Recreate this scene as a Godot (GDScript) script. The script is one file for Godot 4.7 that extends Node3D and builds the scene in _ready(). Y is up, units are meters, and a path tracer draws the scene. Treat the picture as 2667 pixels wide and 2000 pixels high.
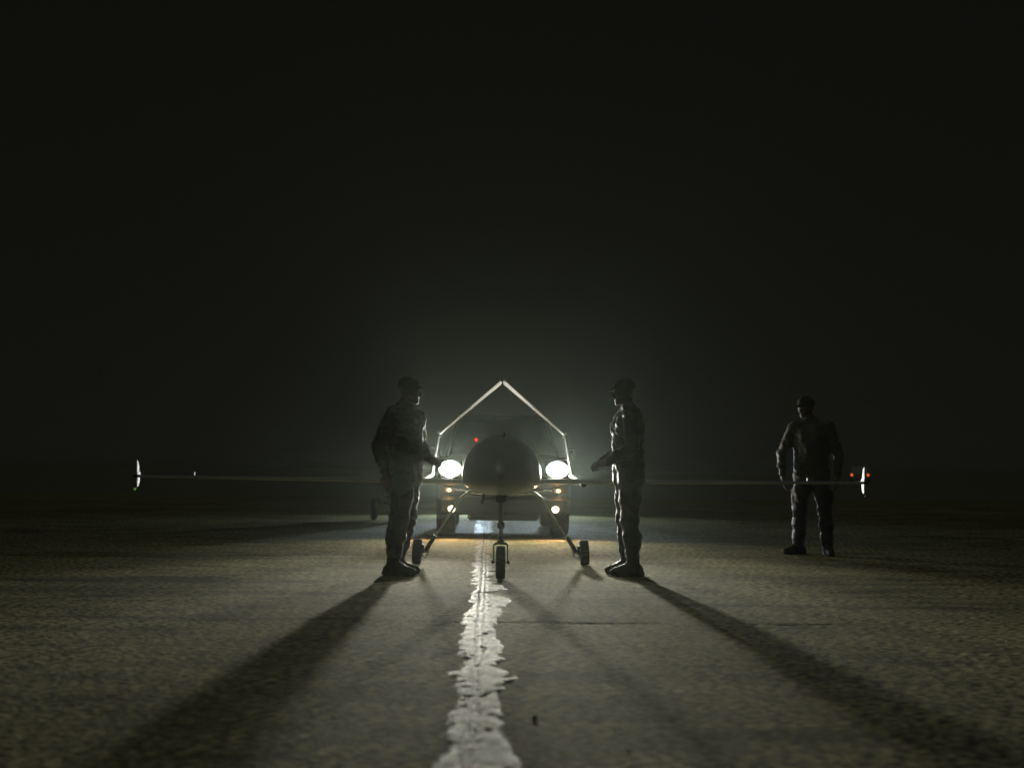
extends Node3D
# A night apron: a small unmanned aircraft faces the camera, back-lit by a pickup truck.

var used := {}
var M := {}
var rng := RandomNumberGenerator.new()


func _ready() -> void:
	rng.seed = 4711
	setup_camera_and_light()
	make_materials()
	build_pavement()
	build_sealant()
	build_aircraft()
	build_trucks()
	build_people()
	build_small_things()


# ------------------------------------------------------------------ camera, sky, air
func setup_camera_and_light() -> void:
	var cam := Camera3D.new()
	cam.name = "camera"
	add_child(cam)
	cam.position = Vector3(0, 0.97, 0)
	var b := Basis(Vector3.UP, deg_to_rad(-0.42)) * Basis(Vector3.RIGHT, deg_to_rad(4.015)) * Basis(Vector3.BACK, deg_to_rad(0.55))
	cam.basis = b
	cam.near = 0.1
	cam.far = 2000.0
	var at := CameraAttributesPhysical.new()
	at.frustum_focal_length = 37.6
	at.frustum_focus_distance = 10.9
	at.exposure_aperture = 1.4
	at.frustum_near = 0.1
	at.frustum_far = 2000.0
	cam.attributes = at
	cam.fov = 35.4
	cam.current = true

	var sky_m := ProceduralSkyMaterial.new()
	sky_m.sky_top_color = Color(0.046, 0.052, 0.040)
	sky_m.sky_horizon_color = Color(0.068, 0.070, 0.055)
	sky_m.ground_bottom_color = Color(0.05, 0.05, 0.045)
	sky_m.ground_horizon_color = Color(0.068, 0.070, 0.055)
	sky_m.sky_curve = 0.3
	sky_m.sun_angle_max = 1.0
	var sky := Sky.new()
	sky.sky_material = sky_m
	var env := Environment.new()
	env.background_mode = Environment.BG_SKY
	env.sky = sky
	env.tonemap_mode = Environment.TONE_MAPPER_LINEAR
	env.tonemap_exposure = 1.0
	env.sdfgi_enabled = true
	env.ssao_enabled = true
	env.ssil_enabled = true
	env.volumetric_fog_enabled = true          # thin night haze, scattering mostly forward as mist does
	env.volumetric_fog_albedo = Color(0.90, 0.965, 0.91)
	env.volumetric_fog_density = 0.00026
	env.volumetric_fog_anisotropy = 0.88
	env.volumetric_fog_length = 200.0
	var we := WorldEnvironment.new()
	we.name = "world_environment"
	we.environment = env
	add_child(we)
	var moon := DirectionalLight3D.new()       # faint light of the night sky, so that the far ground is not pitch black
	moon.name = "moonlight"
	moon.light_color = Color(0.98, 1.0, 0.92)
	moon.light_energy = 0.022
	moon.light_angular_distance = 10.0
	moon.shadow_enabled = true
	moon.sky_mode = DirectionalLight3D.SKY_MODE_LIGHT_ONLY
	add_child(moon)
	moon.basis = Basis.looking_at(Vector3(0.25, -1.0, -0.35), Vector3.FORWARD)


func c(r: float, g: float, b: float) -> Color:   # a real-world (linear) base colour
	return Color(r, g, b).linear_to_srgb()


func mat(col: Color, rough: float, metal := 0.0, spec := 0.5) -> StandardMaterial3D:
	var m := StandardMaterial3D.new()
	m.albedo_color = col
	m.roughness = rough
	m.metallic = metal
	m.metallic_specular = spec
	return m


func glow(col: Color, energy: float) -> StandardMaterial3D:
	var m := mat(c(0.5, 0.5, 0.5), 0.3)
	m.emission_enabled = true
	m.emission = col
	m.emission_energy_multiplier = energy
	return m


func noise(seed_: int, freq: float, octaves := 3) -> FastNoiseLite:
	var n := FastNoiseLite.new()
	n.seed = seed_
	n.noise_type = FastNoiseLite.TYPE_SIMPLEX_SMOOTH
	n.frequency = freq
	n.fractal_type = FastNoiseLite.FRACTAL_FBM
	n.fractal_octaves = octaves
	return n


func tex(im: Image) -> ImageTexture:
	return ImageTexture.create_from_image(im)


func make_materials() -> void:
	# concrete: broom-finished, pitted, stained; colour from vertex colours times a fine speckle
	var h := noise(11, 0.05, 6).get_seamless_image(1024, 1024, false, false, 0.15)
	var speck := noise(12, 0.03, 6).get_seamless_image(1024, 1024, false, false, 0.15)
	speck.convert(Image.FORMAT_RGB8)
	var lut := PackedByteArray()
	var px := speck.get_data()
	lut.resize(px.size())
	for i in range(0, px.size(), 3):
		var v := px[i] / 255.0
		var k := clampf(0.72 + (v - 0.5) * 1.4, 0.25, 1.0)
		lut[i] = int(255 * k)
		lut[i + 1] = int(255 * k)
		lut[i + 2] = int(255 * k * 0.985)
	speck = Image.create_from_data(1024, 1024, false, Image.FORMAT_RGB8, lut)
	var conc := mat(Color.WHITE, 0.92, 0.0, 0.15)
	conc.vertex_color_use_as_albedo = true
	conc.albedo_texture = tex(speck)
	conc.heightmap_enabled = true
	conc.heightmap_texture = tex(h)
	conc.heightmap_scale = 0.5
	conc.uv1_scale = Vector3(0.42, 0.75, 0.45)
	M.concrete = conc
	M.ground = mat(c(0.22, 0.21, 0.16), 0.95, 0.0, 0.1)
	var seal := mat(Color.WHITE, 0.6, 0.0, 0.085)
	seal.vertex_color_use_as_albedo = true
	seal.heightmap_enabled = true
	seal.heightmap_texture = conc.heightmap_texture
	seal.heightmap_scale = 0.12
	seal.uv1_scale = Vector3(1.1, 1.1, 1.1)
	M.seal = seal
	# aircraft
	M.paint = mat(c(0.42, 0.43, 0.43), 0.34)
	M.paint.clearcoat_enabled = true
	M.paint.clearcoat = 0.3
	M.paint.clearcoat_roughness = 0.22
	M.paint_dark = mat(c(0.45, 0.455, 0.42), 0.45)
	M.tail_paint = mat(c(0.16, 0.165, 0.17), 0.6, 0.0, 0.22)
	M.alu = mat(c(0.62, 0.62, 0.62), 0.3, 1.0)
	M.steel = mat(c(0.25, 0.25, 0.25), 0.45, 1.0)
	M.black = mat(c(0.02, 0.02, 0.02), 0.7, 0.0, 0.3)
	M.rubber = mat(c(0.02, 0.02, 0.02), 0.85)
	M.red_paint = mat(c(0.5, 0.03, 0.02), 0.5)
	# truck
	M.car = mat(c(0.010, 0.013, 0.018), 0.3)
	M.car.clearcoat_enabled = true
	M.car.clearcoat = 0.6
	M.car.clearcoat_roughness = 0.1
	M.trim = mat(c(0.02, 0.02, 0.02), 0.55)
	M.chrome = mat(c(0.55, 0.55, 0.55), 0.22, 1.0)
	var gl := mat(Color(0.05, 0.06, 0.06, 0.35), 0.05)
	gl.transparency = BaseMaterial3D.TRANSPARENCY_ALPHA
	M.glass = gl
	gl.albedo_color = Color(0.02, 0.025, 0.025, 0.8)
	M.head_lamp = glow(Color(0.96, 0.99, 1.0), 6.0)
	M.fog_lamp = glow(Color(1.0, 0.93, 0.80), 3.5)
	M.amber = glow(Color(1.0, 0.84, 0.60), 2.6)
	M.amber_far = glow(Color(1.0, 0.45, 0.12), 2.6)
	M.red_lamp = glow(Color(1.0, 0.12, 0.05), 4.0)
	M.green_lamp = glow(Color(0.28, 0.75, 0.05), 0.22)
	M.leg_paint = mat(c(0.7, 0.7, 0.68), 0.28)
	M.leg_paint.clearcoat_enabled = true
	M.leg_paint.clearcoat = 0.5
	M.leg_paint.clearcoat_roughness = 0.15
	M.winglet_paint = mat(c(0.78, 0.79, 0.80), 0.45)
	# people
	var cl := mat(Color.WHITE, 0.52, 0.0, 0.5)
	cl.vertex_color_use_as_albedo = true
	cl.rim_enabled = true
	cl.rim = 1.0
	cl.rim_tint = 0.35
	M.cloth = cl
	M.boot = mat(c(0.035, 0.03, 0.025), 0.55)
	M.cap = mat(c(0.06, 0.06, 0.045), 0.9)
	M.pale_car = mat(c(0.42, 0.42, 0.38), 0.6)
	M.stone = mat(c(0.08, 0.08, 0.07), 0.8)
	M.grit = mat(c(0.5, 0.49, 0.42), 0.3)
	M.tarp = mat(c(0.06, 0.065, 0.05), 0.8)


# ------------------------------------------------------------------ node helpers
func numbered(called: String) -> String:
	if not used.has(called):
		used[called] = 0
		return called
	used[called] += 1
	return "%s_%03d" % [called, used[called]]


func thing(called: String, label: String, category: String, at := Vector3.ZERO, turn := 0.0, group := "") -> Node3D:
	var o := Node3D.new()
	o.name = numbered(called)
	add_child(o)
	o.position = at
	o.rotation.y = turn
	o.set_meta("label", label)
	o.set_meta("category", category)
	if group:
		o.set_meta("group", group)
	return o


func part(called: String, mesh: Mesh, material: Material, parent: Node3D, xf := Transform3D.IDENTITY) -> MeshInstance3D:
	var o := MeshInstance3D.new()
	o.name = called
	o.mesh = mesh
	o.material_override = material
	o.transform = xf
	o.cast_shadow = GeometryInstance3D.SHADOW_CASTING_SETTING_ON
	parent.add_child(o, true)
	return o


func at(x: float, y: float, z: float) -> Transform3D:
	return Transform3D(Basis.IDENTITY, Vector3(x, y, z))


# ------------------------------------------------------------------ mesh helpers
# A mesh from a grid of points rows x cols; smooth normals; clockwise fronts away from 'inside'.
class Geo:
	var v := PackedVector3Array()
	var n := PackedVector3Array()
	var uv := PackedVector2Array()
	var col := PackedColorArray()
	var idx := PackedInt32Array()

	func tri(a: int, b: int, d: int) -> void:
		idx.append(a)
		idx.append(b)
		idx.append(d)

	func quad_flat(a: Vector3, b: Vector3, d: Vector3, e: Vector3, out: Vector3) -> void:
		var nn := (b - a).cross(d - a).normalized()
		if nn.length() < 0.5:
			nn = (d - a).cross(e - a).normalized()
		if nn.dot(out) < 0:
			nn = -nn
		var i := v.size()
		for p in [a, b, d, e]:
			v.append(p)
			n.append(nn)
			uv.append(Vector2(p.x + p.z, p.y + p.z))
		if (b - a).cross(d - a).dot(nn) < 0 or (d - a).cross(e - a).dot(nn) < 0:
			idx.append_array(PackedInt32Array([i, i + 1, i + 2, i, i + 2, i + 3]))
		else:
			idx.append_array(PackedInt32Array([i, i + 2, i + 1, i, i + 3, i + 2]))

	func mesh() -> ArrayMesh:
		var a := []
		a.resize(Mesh.ARRAY_MAX)
		a[Mesh.ARRAY_VERTEX] = v
		a[Mesh.ARRAY_NORMAL] = n
		if uv.size() == v.size():
			a[Mesh.ARRAY_TEX_UV] = uv
		if col.size() == v.size():
			a[Mesh.ARRAY_COLOR] = col
		a[Mesh.ARRAY_INDEX] = idx
		var m := ArrayMesh.new()
		m.add_surface_from_arrays(Mesh.PRIMITIVE_TRIANGLES, a)
		return m


# rings: array of PackedVector3Array (equal counts), closed round; caps fan-filled
func loft(rings: Array, caps := true, g: Geo = null) -> Geo:
	if g == null:
		g = Geo.new()
	var m: int = rings[0].size()
	var base := g.v.size()
	var centers := []
	for r in rings:
		var s := Vector3.ZERO
		for p in r:
			s += p
		centers.append(s / m)
	var R := rings.size()
	for k in R:
		for j in m:
			var p: Vector3 = rings[k][j]
			var du: Vector3 = rings[k][(j + 1) % m] - rings[k][(j + m - 1) % m]
			var dv: Vector3 = rings[mini(k + 1, R - 1)][j] - rings[maxi(k - 1, 0)][j]
			var nn := du.cross(dv).normalized()
			if nn.dot(p - centers[k]) < 0:
				nn = -nn
			if nn.length() < 0.5:
				nn = (p - centers[k]).normalized()
			g.v.append(p)
			g.n.append(nn)
			g.uv.append(Vector2(float(j) / m, float(k) / maxi(1, R - 1)))
	for k in R - 1:
		for j in m:
			var a := base + k * m + j
			var b := base + k * m + (j + 1) % m
			var d := a + m
			var e := b + m
			var f := (g.v[b] - g.v[a]).cross(g.v[d] - g.v[a])
			if f.length() < 1e-12:
				f = (g.v[e] - g.v[b]).cross(g.v[d] - g.v[b])
			if f.dot(g.n[a] + g.n[b] + g.n[d]) < 0:
				g.idx.append_array(PackedInt32Array([a, b, d, b, e, d]))
			else:
				g.idx.append_array(PackedInt32Array([a, d, b, b, d, e]))
	if caps:
		for k in [0, R - 1]:
			var out: Vector3 = (centers[0] - centers[1] if k == 0 else centers[R - 1] - centers[R - 2]).normalized()
			var i := g.v.size()
			g.v.append(centers[k])
			g.n.append(out)
			g.uv.append(Vector2.ZERO)
			for j in m:
				g.v.append(rings[k][j])
				g.n.append(out)
				g.uv.append(Vector2.ZERO)
			for j in m:
				var a2 := i + 1 + j
				var b2 := i + 1 + (j + 1) % m
				if (g.v[a2] - g.v[i]).cross(g.v[b2] - g.v[i]).dot(out) < 0:
					g.idx.append_array(PackedInt32Array([i, a2, b2]))
				else:
					g.idx.append_array(PackedInt32Array([i, b2, a2]))
	return g


func tube(path: Array, radii: Array, seg := 14, flat := 1.0, flat_axis := Vector3.BACK, g: Geo = null) -> Geo:
	# round bar along a path; flat stretches the section along flat_axis
	var rings := []
	for k in path.size():
		var t: Vector3 = (path[mini(k + 1, path.size() - 1)] - path[maxi(k - 1, 0)]).normalized()
		var u := flat_axis - t * flat_axis.dot(t)
		if u.length() < 0.05:
			u = Vector3.RIGHT - t * t.x
		u = u.normalized()
		var w := t.cross(u).normalized()
		var ring := PackedVector3Array()
		for j in seg:
			var an := TAU * j / seg
			ring.append(path[k] + (u * cos(an) * flat + w * sin(an)) * radii[k])
		rings.append(ring)
	return loft(rings, true, g)


# profile of (radius, x) turned about the x axis; lug > 0 notches the outer points
func lathe_x(profile: Array, seg := 40, lug := 0.0, lugs := 24, g: Geo = null) -> Geo:
	var rings := []
	var rmax := 0.0
	for p in profile:
		rmax = maxf(rmax, p.x)
	for p in profile:
		var ring := PackedVector3Array()
		for j in seg:
			var an := TAU * j / seg
			var r: float = p.x
			if lug > 0.0 and r > rmax - lug * 2.5:
				var ph := fposmod(float(j) / seg * lugs + (0.5 if p.y > 0.0 else 0.0), 1.0)
				if ph < 0.4:
					r -= lug
			ring.append(Vector3(p.y, cos(an) * r, sin(an) * r))
		rings.append(ring)
	return loft(rings, true, g)


# box with chamfered edges
func box(sx: float, sy: float, sz: float, bev := 0.01, taper := Vector2.ONE, g: Geo = null, off := Vector3.ZERO) -> Geo:
	if g == null:
		g = Geo.new()
	bev = minf(bev, minf(sx, minf(sy, sz)) * 0.45)
	var rings := []
	for k in [[-0.5, 1], [-0.5, 0], [0.5, 0], [0.5, 1]]:
		var y: float = k[0] * sy
		var inset: float = bev if k[1] == 1 else 0.0
		if k[1] == 0:
			y -= signf(k[0]) * bev
		var tt: float = (k[0] + 0.5)
		var hx := lerpf(sx, sx * taper.x, tt) / 2 - inset
		var hz := lerpf(sz, sz * taper.y, tt) / 2 - inset
		var b := bev if k[1] == 0 else bev * 0.6
		var ring := PackedVector3Array()
		for q in [[1, 1, 0], [1, 1, 1], [-1, 1, 1], [-1, 1, 0], [-1, -1, 0], [-1, -1, 1], [1, -1, 1], [1, -1, 0]]:
			var x: float = q[0] * (hx - (b if q[2] == 1 else 0.0))
			var z: float = q[1] * (hz - (b if q[2] == 0 else 0.0))
			ring.append(off + Vector3(x, y, z))
		rings.append(ring)
	for k in 3:
		for j in 8:
			var a: Vector3 = rings[k][j]
			var b2: Vector3 = rings[k][(j + 1) % 8]
			var d: Vector3 = rings[k + 1][(j + 1) % 8]
			var e: Vector3 = rings[k + 1][j]
			g.quad_flat(a, b2, d, e, (a + d) / 2 - off)
	for k in [0, 3]:
		var r: PackedVector3Array = rings[k]
		var o := Vector3.DOWN if k == 0 else Vector3.UP
		g.quad_flat(r[0], r[1], r[2], r[3], o)
		g.quad_flat(r[0], r[3], r[4], r[7], o)
		g.quad_flat(r[4], r[5], r[6], r[7], o)
	return g


# a polygon in (z, y) extruded across x, flat-shaded, convex or fan-safe from its centroid
func slab_zy(poly: Array, x0: float, x1: float, g: Geo = null, tuck := 0.0) -> Geo:
	if g == null:
		g = Geo.new()
	var cen := Vector2.ZERO
	for p in poly:
		cen += p
	cen /= poly.size()
	var tri := Geometry2D.triangulate_polygon(PackedVector2Array(poly))
	for s in [[x0, -1.0], [x1, 1.0]]:
		for k in range(0, tri.size(), 3):
			var i := g.v.size()
			for q in 3:
				var p: Vector2 = poly[tri[k + q]]
				p = p + (cen - p) * tuck
				g.v.append(Vector3(s[0], p.y, p.x))
				g.n.append(Vector3(s[1], 0, 0))
				g.uv.append(p)
			if (g.v[i + 1] - g.v[i]).cross(g.v[i + 2] - g.v[i]).x * s[1] < 0:
				g.idx.append_array(PackedInt32Array([i, i + 1, i + 2]))
			else:
				g.idx.append_array(PackedInt32Array([i, i + 2, i + 1]))
	var area := 0.0
	for k in poly.size():
		var a: Vector2 = poly[k]
		var b: Vector2 = poly[(k + 1) % poly.size()]
		area += a.x * b.y - b.x * a.y
	for k in poly.size():
		var a: Vector2 = poly[k]
		var b: Vector2 = poly[(k + 1) % poly.size()]
		var d := b - a
		var o := Vector2(d.y, -d.x) * signf(area)
		g.quad_flat(Vector3(x0, a.y, a.x), Vector3(x1, a.y, a.x), Vector3(x1, b.y, b.x), Vector3(x0, b.y, b.x), Vector3(0, o.y, o.x))
	return g


# ------------------------------------------------------------------ the pavement
var hn1: FastNoiseLite
var hn2: FastNoiseLite
var st1: FastNoiseLite
var st2: FastNoiseLite
const YAW := 0.0098
const JOINT_X := -0.078


func ground_height(x: float, z: float) -> float:
	return hn1.get_noise_2d(x, z) * 0.0034 + hn2.get_noise_2d(x, z) * 0.0009


func build_pavement() -> void:
	hn1 = noise(21, 0.8, 2)
	hn2 = noise(22, 4.5, 3)
	st1 = noise(23, 0.35, 4)
	st2 = noise(24, 1.6, 4)
	# the land below and beyond, to the horizon
	var pm := PlaneMesh.new()
	pm.size = Vector2(900, 900)
	var gr := MeshInstance3D.new()
	gr.name = "ground"
	gr.mesh = pm
	gr.material_override = M.ground
	gr.position = Vector3(0, -0.022, -300)
	gr.set_meta("kind", "structure")
	gr.set_meta("label", "dark open airfield ground reaching the night horizon")
	add_child(gr)
	var rw := Node3D.new()
	rw.name = "pavement"
	rw.position = Vector3(JOINT_X, 0, 0)
	rw.rotation.y = YAW
	rw.set_meta("kind", "structure")
	rw.set_meta("label", "stained concrete apron slabs lit by headlights")
	add_child(rw)
	var xs := [-21.0, -14.0, -7.0, 0.0, 7.0, 14.0, 21.0]
	var zs := [3.0, -1.15, -7.7, -14.3, -20.9, -27.5, -34.1, -40.7]
	for r in zs.size() - 1:
		for q in xs.size() - 1:
			var near: bool = absf((xs[q] + xs[q + 1]) / 2) < 7
			var step: float = [0.12, 0.035, 0.045, 0.08, 0.16, 0.3, 0.3][r] * (1.0 if near else 2.0)
			if not near and r <= 1:
				step = 0.4
			part("slab", slab_mesh(xs[q], xs[q + 1], zs[r + 1], zs[r], step), M.concrete, rw)


# damp and oily patches on the concrete: x, z, half length, half depth, how dark
const STAINS := [[-2.9, -10.3, 1.7, 0.40, 0.55], [-1.5, -9.35, 0.9, 0.16, 0.5], [-3.5, -9.5, 1.0, 0.35, 0.5], [-1.5, -7.8, 1.3, 0.07, 0.6], [-2.3, -7.2, 0.9, 0.10, 0.4], [2.5, -8.7, 1.3, 0.12, 0.45], [4.4, -8.6, 0.7, 0.2, 0.6], [0.45, -9.6, 0.5, 0.25, 0.4], [-0.42, -4.35, 0.30, 0.06, 0.6], [-0.75, -4.1, 0.45, 0.05, 0.55], [-0.25, -5.1, 0.25, 0.07, 0.5], [1.4, -4.5, 0.8, 0.10, 0.35], [-3.8, -13.2, 2.2, 0.5, 0.45], [3.2, -11.0, 1.2, 0.3, 0.35]]


func slab_mesh(x0: float, x1: float, z0: float, z1: float, step: float) -> ArrayMesh:
	var gap := 0.004
	var g := Geo.new()
	var gx := rows_of(x0 + gap, x1 - gap, step)
	var gz := rows_of(z0 + gap, z1 - gap, step)
	var nx := gx.size()
	var nz := gz.size()
	var tint := 1.0 + hn1.get_noise_2d(x0 * 7.3, z0 * 5.1) * 0.16
	for j in nz + 2:
		for i in nx + 2:
			# the outermost ring hangs down into the joint; worn, spalled edges slope to it
			var x := gx[clampi(i - 1, 0, nx - 1)]
			var z := gz[clampi(j - 1, 0, nz - 1)]
			var rim := i == 0 or j == 0 or i == nx + 1 or j == nz + 1
			var edge := minf(minf(x - x0, x1 - x), minf(z - z0, z1 - z)) - gap
			var y := ground_height(x, z)
			var wide := 0.022 + 0.05 * clampf(hn2.get_noise_2d(x * 0.7 + 40.0, z * 0.7) + 0.25, 0.0, 0.8)
			var worn := clampf(1.0 - edge / wide, 0.0, 1.0)
			worn *= clampf(hn2.get_noise_2d(x * 0.25 - 17.0, z * 0.25 + 8.0) * 3.5 + 0.25, 0.0, 1.0)
			y -= 0.007 * worn
			var e := 0.03
			var nn := Vector3(ground_height(x - e, z) - ground_height(x + e, z), 2 * e, ground_height(x, z - e) - ground_height(x, z + e)).normalized()
			if rim:
				y = -0.05
			g.v.append(Vector3(x, y, z))
			g.n.append(nn)
			g.uv.append(Vector2(x, z))
			var a := st1.get_noise_2d(x, z)
			var b := st2.get_noise_2d(x * 0.4, z * 1.5)
			var k := tint * (1.0 + a * 0.55 + b * 0.55)
			# oily, damp patches, left of the aircraft and near the camera
			var wet := clampf((a * 0.6 + b * 0.8 - 0.12) * 4.0, 0.0, 1.0)
			k *= 1.0 - 0.45 * wet
			# thin dark rubber and dirt streaks lying across, in patches
			var line := 1.0 - clampf(absf(st2.get_noise_2d(x * 0.22 + 70.0, z * 1.25)) * 16.0, 0.0, 1.0)
			k *= 1.0 - 0.6 * line * clampf(st1.get_noise_2d(x * 0.8 + 9.0, z * 0.8 - 31.0) * 4.0 + 0.7, 0.0, 1.0)
			for q in STAINS:
				var dx: float = (x - q[0]) / q[2]
				var dz: float = (z - q[1]) / q[3]
				var reach := 1.0 - dx * dx - dz * dz
				if reach > -0.6:
					k *= 1.0 - q[4] * clampf(reach * 1.2 + b * 1.6 + a * 0.8, 0.0, 1.0)
			k *= 1.0 - 0.35 * worn
			k = clampf(k, 0.22, 1.6)
			g.col.append(Color(0.49 * k, 0.455 * k, 0.225 * k))
	var w := nx + 2
	for j in nz + 1:
		for i in nx + 1:
			var p := j * w + i
			g.idx.append_array(PackedInt32Array([p, p + 1, p + w, p + 1, p + w + 1, p + w]))
	return g.mesh()


func rows_of(a: float, b: float, step: float) -> PackedFloat32Array:
	var out := PackedFloat32Array()
	var extra := [0.0, 0.012, 0.028, 0.05, 0.08]
	for e in extra:
		out.append(a + e)
	var n := int(ceil((b - a - 0.2) / step))
	for k in n + 1:
		out.append(lerpf(a + 0.1, b - 0.1, float(k) / n))
	for k in 5:
		out.append(b - extra[4 - k])
	return out


# how the band runs: distance, left edge, right edge and crack, in metres from the joint
const SEAL := [[3.2, -0.17, 0.20, 0.01], [3.91, -0.093, 0.174, -0.007], [4.00, -0.090, 0.168, -0.006], [4.09, -0.068, 0.183, -0.006], [4.18, -0.062, 0.172, -0.006], [4.34, -0.063, 0.138, -0.007], [4.52, -0.073, 0.126, -0.000], [4.73, -0.073, 0.121, 0.001], [4.91, -0.055, 0.114, 0.001], [5.20, -0.051, 0.116, -0.001], [5.45, -0.075, 0.148, 0.001], [5.65, -0.069, 0.211, 0.001], [5.78, -0.116, 0.171, 0.004], [5.86, -0.036, 0.147, 0.008], [5.99, -0.033, 0.084, 0.013], [6.20, -0.030, 0.171, 0.014], [6.33, -0.080, 0.138, 0.016], [6.66, -0.084, 0.156, 0.016], [7.08, -0.075, 0.115, 0.015], [7.43, -0.079, 0.109, 0.013], [7.95, -0.090, 0.137, 0.013], [8.56, -0.038, 0.197, 0.012], [8.98, -0.068, 0.251, 0.014], [9.45, -0.056, 0.077, 0.014], [9.76, -0.023, 0.234, 0.014], [10.56, -0.060, 0.065, 0.014], [11.51, -0.079, 0.126, 0.014], [13.5, -0.085, 0.075, 0.0], [16.0, -0.10, 0.08, 0.0], [19.0, -0.16, 0.13, 0.0], [26.0, -0.15, 0.13, 0.0]]


func build_sealant() -> void:
	# a ragged, glossy band of old joint sealant along the joint between the slabs
	var g := Geo.new()
	var en := noise(31, 2.0, 3)
	var en2 := noise(32, 2.0, 4)
	var bump := noise(33, 9.0, 3)
	var hole := noise(34, 5.0, 3)
	var dx := 0.011
	var nx := 58
	var z := -2.6
	var seg := 0
	var prev := PackedInt32Array()
	while z > -25.0:
		var dz := clampf(-z * 0.0028, 0.010, 0.05)
		var row := PackedInt32Array()
		while seg < SEAL.size() - 2 and SEAL[seg + 1][0] < -z:
			seg += 1
		var f := clampf((-z - SEAL[seg][0]) / (SEAL[seg + 1][0] - SEAL[seg][0]), 0.0, 1.0)
		var l: float = lerpf(SEAL[seg][1], SEAL[seg + 1][1], f) + en.get_noise_2d(z * 2.0, 3.0) * (0.022 if z > -10.0 else 0.07)
		var r: float = lerpf(SEAL[seg][2], SEAL[seg + 1][2], f) + en.get_noise_2d(z * 2.0, 50.0) * (0.028 if z > -10.0 else 0.08)
		var wig: float = lerpf(SEAL[seg][3], SEAL[seg + 1][3], f) + en2.get_noise_2d(z * 1.2, 90.0) * 0.008
		for i in nx:
			var x := (i - nx * 0.5) * dx + 0.03
			var xx := x + en.get_noise_2d(x * 4.0, z * 2.0) * 0.02
			var inside := minf(xx - l, r - xx)
			var hv := hole.get_noise_2d(x * 1.5, z)
			inside = minf(inside, (0.50 - hv) * 0.15)
			var crack := absf(x - wig - en.get_noise_2d(5.0, z * 6.0) * 0.008)
			var crack2 := absf(x - wig - 0.035 - en.get_noise_2d(25.0, z * 5.0) * 0.018)
			if inside < -0.008:
				row.append(-1)
				continue
			var y := clampf(inside / 0.025, 0.0, 1.0)
			y = 0.0045 * y * (2.0 - y) + bump.get_noise_2d(x, z * 0.6) * 0.0022 * y - 0.002
			var deep := clampf(1.6 - crack / 0.008, 0.0, 1.0) + 0.75 * clampf(1.4 - crack2 / 0.009, 0.0, 1.0)
			y -= 0.005 * deep
			row.append(g.v.size())
			g.v.append(Vector3(x, y + ground_height(x, z), z))
			g.uv.append(Vector2(x, z))
			var k := clampf(0.33 + 0.6 * en2.get_noise_2d(x * 5.0, z * 2.5), 0.09, 0.6) * (1.0 - 0.85 * minf(deep, 1.0))
			g.col.append(Color(k, k * 0.955, k * 0.70))
		if prev.size():
			for i in nx - 1:
				var a := prev[i]
				var b := prev[i + 1]
				var d := row[i]
				var e := row[i + 1]
				if a >= 0 and b >= 0 and d >= 0 and e >= 0:
					g.idx.append_array(PackedInt32Array([d, e, a, e, b, a]))
		prev = row
		z -= dz
	g.n.resize(g.v.size())
	for k in range(0, g.idx.size(), 3):
		var f := (g.v[g.idx[k + 2]] - g.v[g.idx[k]]).cross(g.v[g.idx[k + 1]] - g.v[g.idx[k]])
		if f.y < 0:
			f = -f
		for q in 3:
			g.n[g.idx[k + q]] += f
	for k in g.n.size():
		g.n[k] = g.n[k].normalized() if g.n[k].length() > 0 else Vector3.UP
	var o := MeshInstance3D.new()
	o.name = "joint_sealant"
	o.mesh = g.mesh()
	o.material_override = M.seal
	o.position = Vector3(JOINT_X, 0.0025, 0)
	o.rotation.y = YAW
	o.set_meta("kind", "structure")
	o.set_meta("label", "ragged glossy sealant band along the cracked pavement joint")
	add_child(o)


# ------------------------------------------------------------------ the aircraft
func section(z: float, hw: float, up: float, down: float, ymid: float, pw := 2.2, seg := 44) -> PackedVector3Array:
	var ring := PackedVector3Array()
	for j in seg:
		var an := TAU * j / seg
		var cx := cos(an)
		var sy := sin(an)
		var e := 2.0 / pw
		ring.append(Vector3(signf(cx) * pow(absf(cx), e) * hw, ymid + signf(sy) * pow(absf(sy), e) * (up if sy > 0 else down), z))
	return ring


func foil(chord: float, thick: float, seg := 26) -> Array:
	# closed section: (along chord from leading edge, height)
	var pts := []
	for j in seg:
		var t := float(j) / seg * 2.0
		var upper := t < 1.0
		var xx: float = (1.0 - t) if upper else (t - 1.0)
		var s := xx * xx * 0.5 + xx * 0.5
		var y := 5.0 * thick * (0.2969 * sqrt(s) - 0.126 * s - 0.3516 * s * s + 0.2843 * s * s * s - 0.1036 * s * s * s * s)
		pts.append(Vector2(s * chord, (y if upper else -y * 0.75) * chord))
	return pts


func foil_ring(p: Vector3, chord: float, thick: float, span_dir: Vector3, pitch := 0.0) -> PackedVector3Array:
	# leading edge at p facing +z, thickness across span_dir x z
	var upv := Vector3.FORWARD.cross(span_dir).normalized()
	var ring := PackedVector3Array()
	for q in foil(chord, thick):
		ring.append(p + Vector3(0, 0, -q.x) + upv * (q.y - q.x * pitch))
	return ring


func wheel_mesh(r: float, w: float, lug: float, lugs: int) -> ArrayMesh:
	var h := w / 2
	var pr := []
	for q in [[0.55, -0.80], [0.62, -0.92], [0.80, -1.0], [0.92, -0.93], [0.975, -0.72], [1.0, -0.35], [1.0, -0.05], [1.0, 0.05], [1.0, 0.35], [0.975, 0.72], [0.92, 0.93], [0.80, 1.0], [0.62, 0.92], [0.55, 0.80]]:
		pr.append(Vector2(q[0] * r, q[1] * h))
	return lathe_x(pr, lugs * 4, lug, lugs).mesh()


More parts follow.
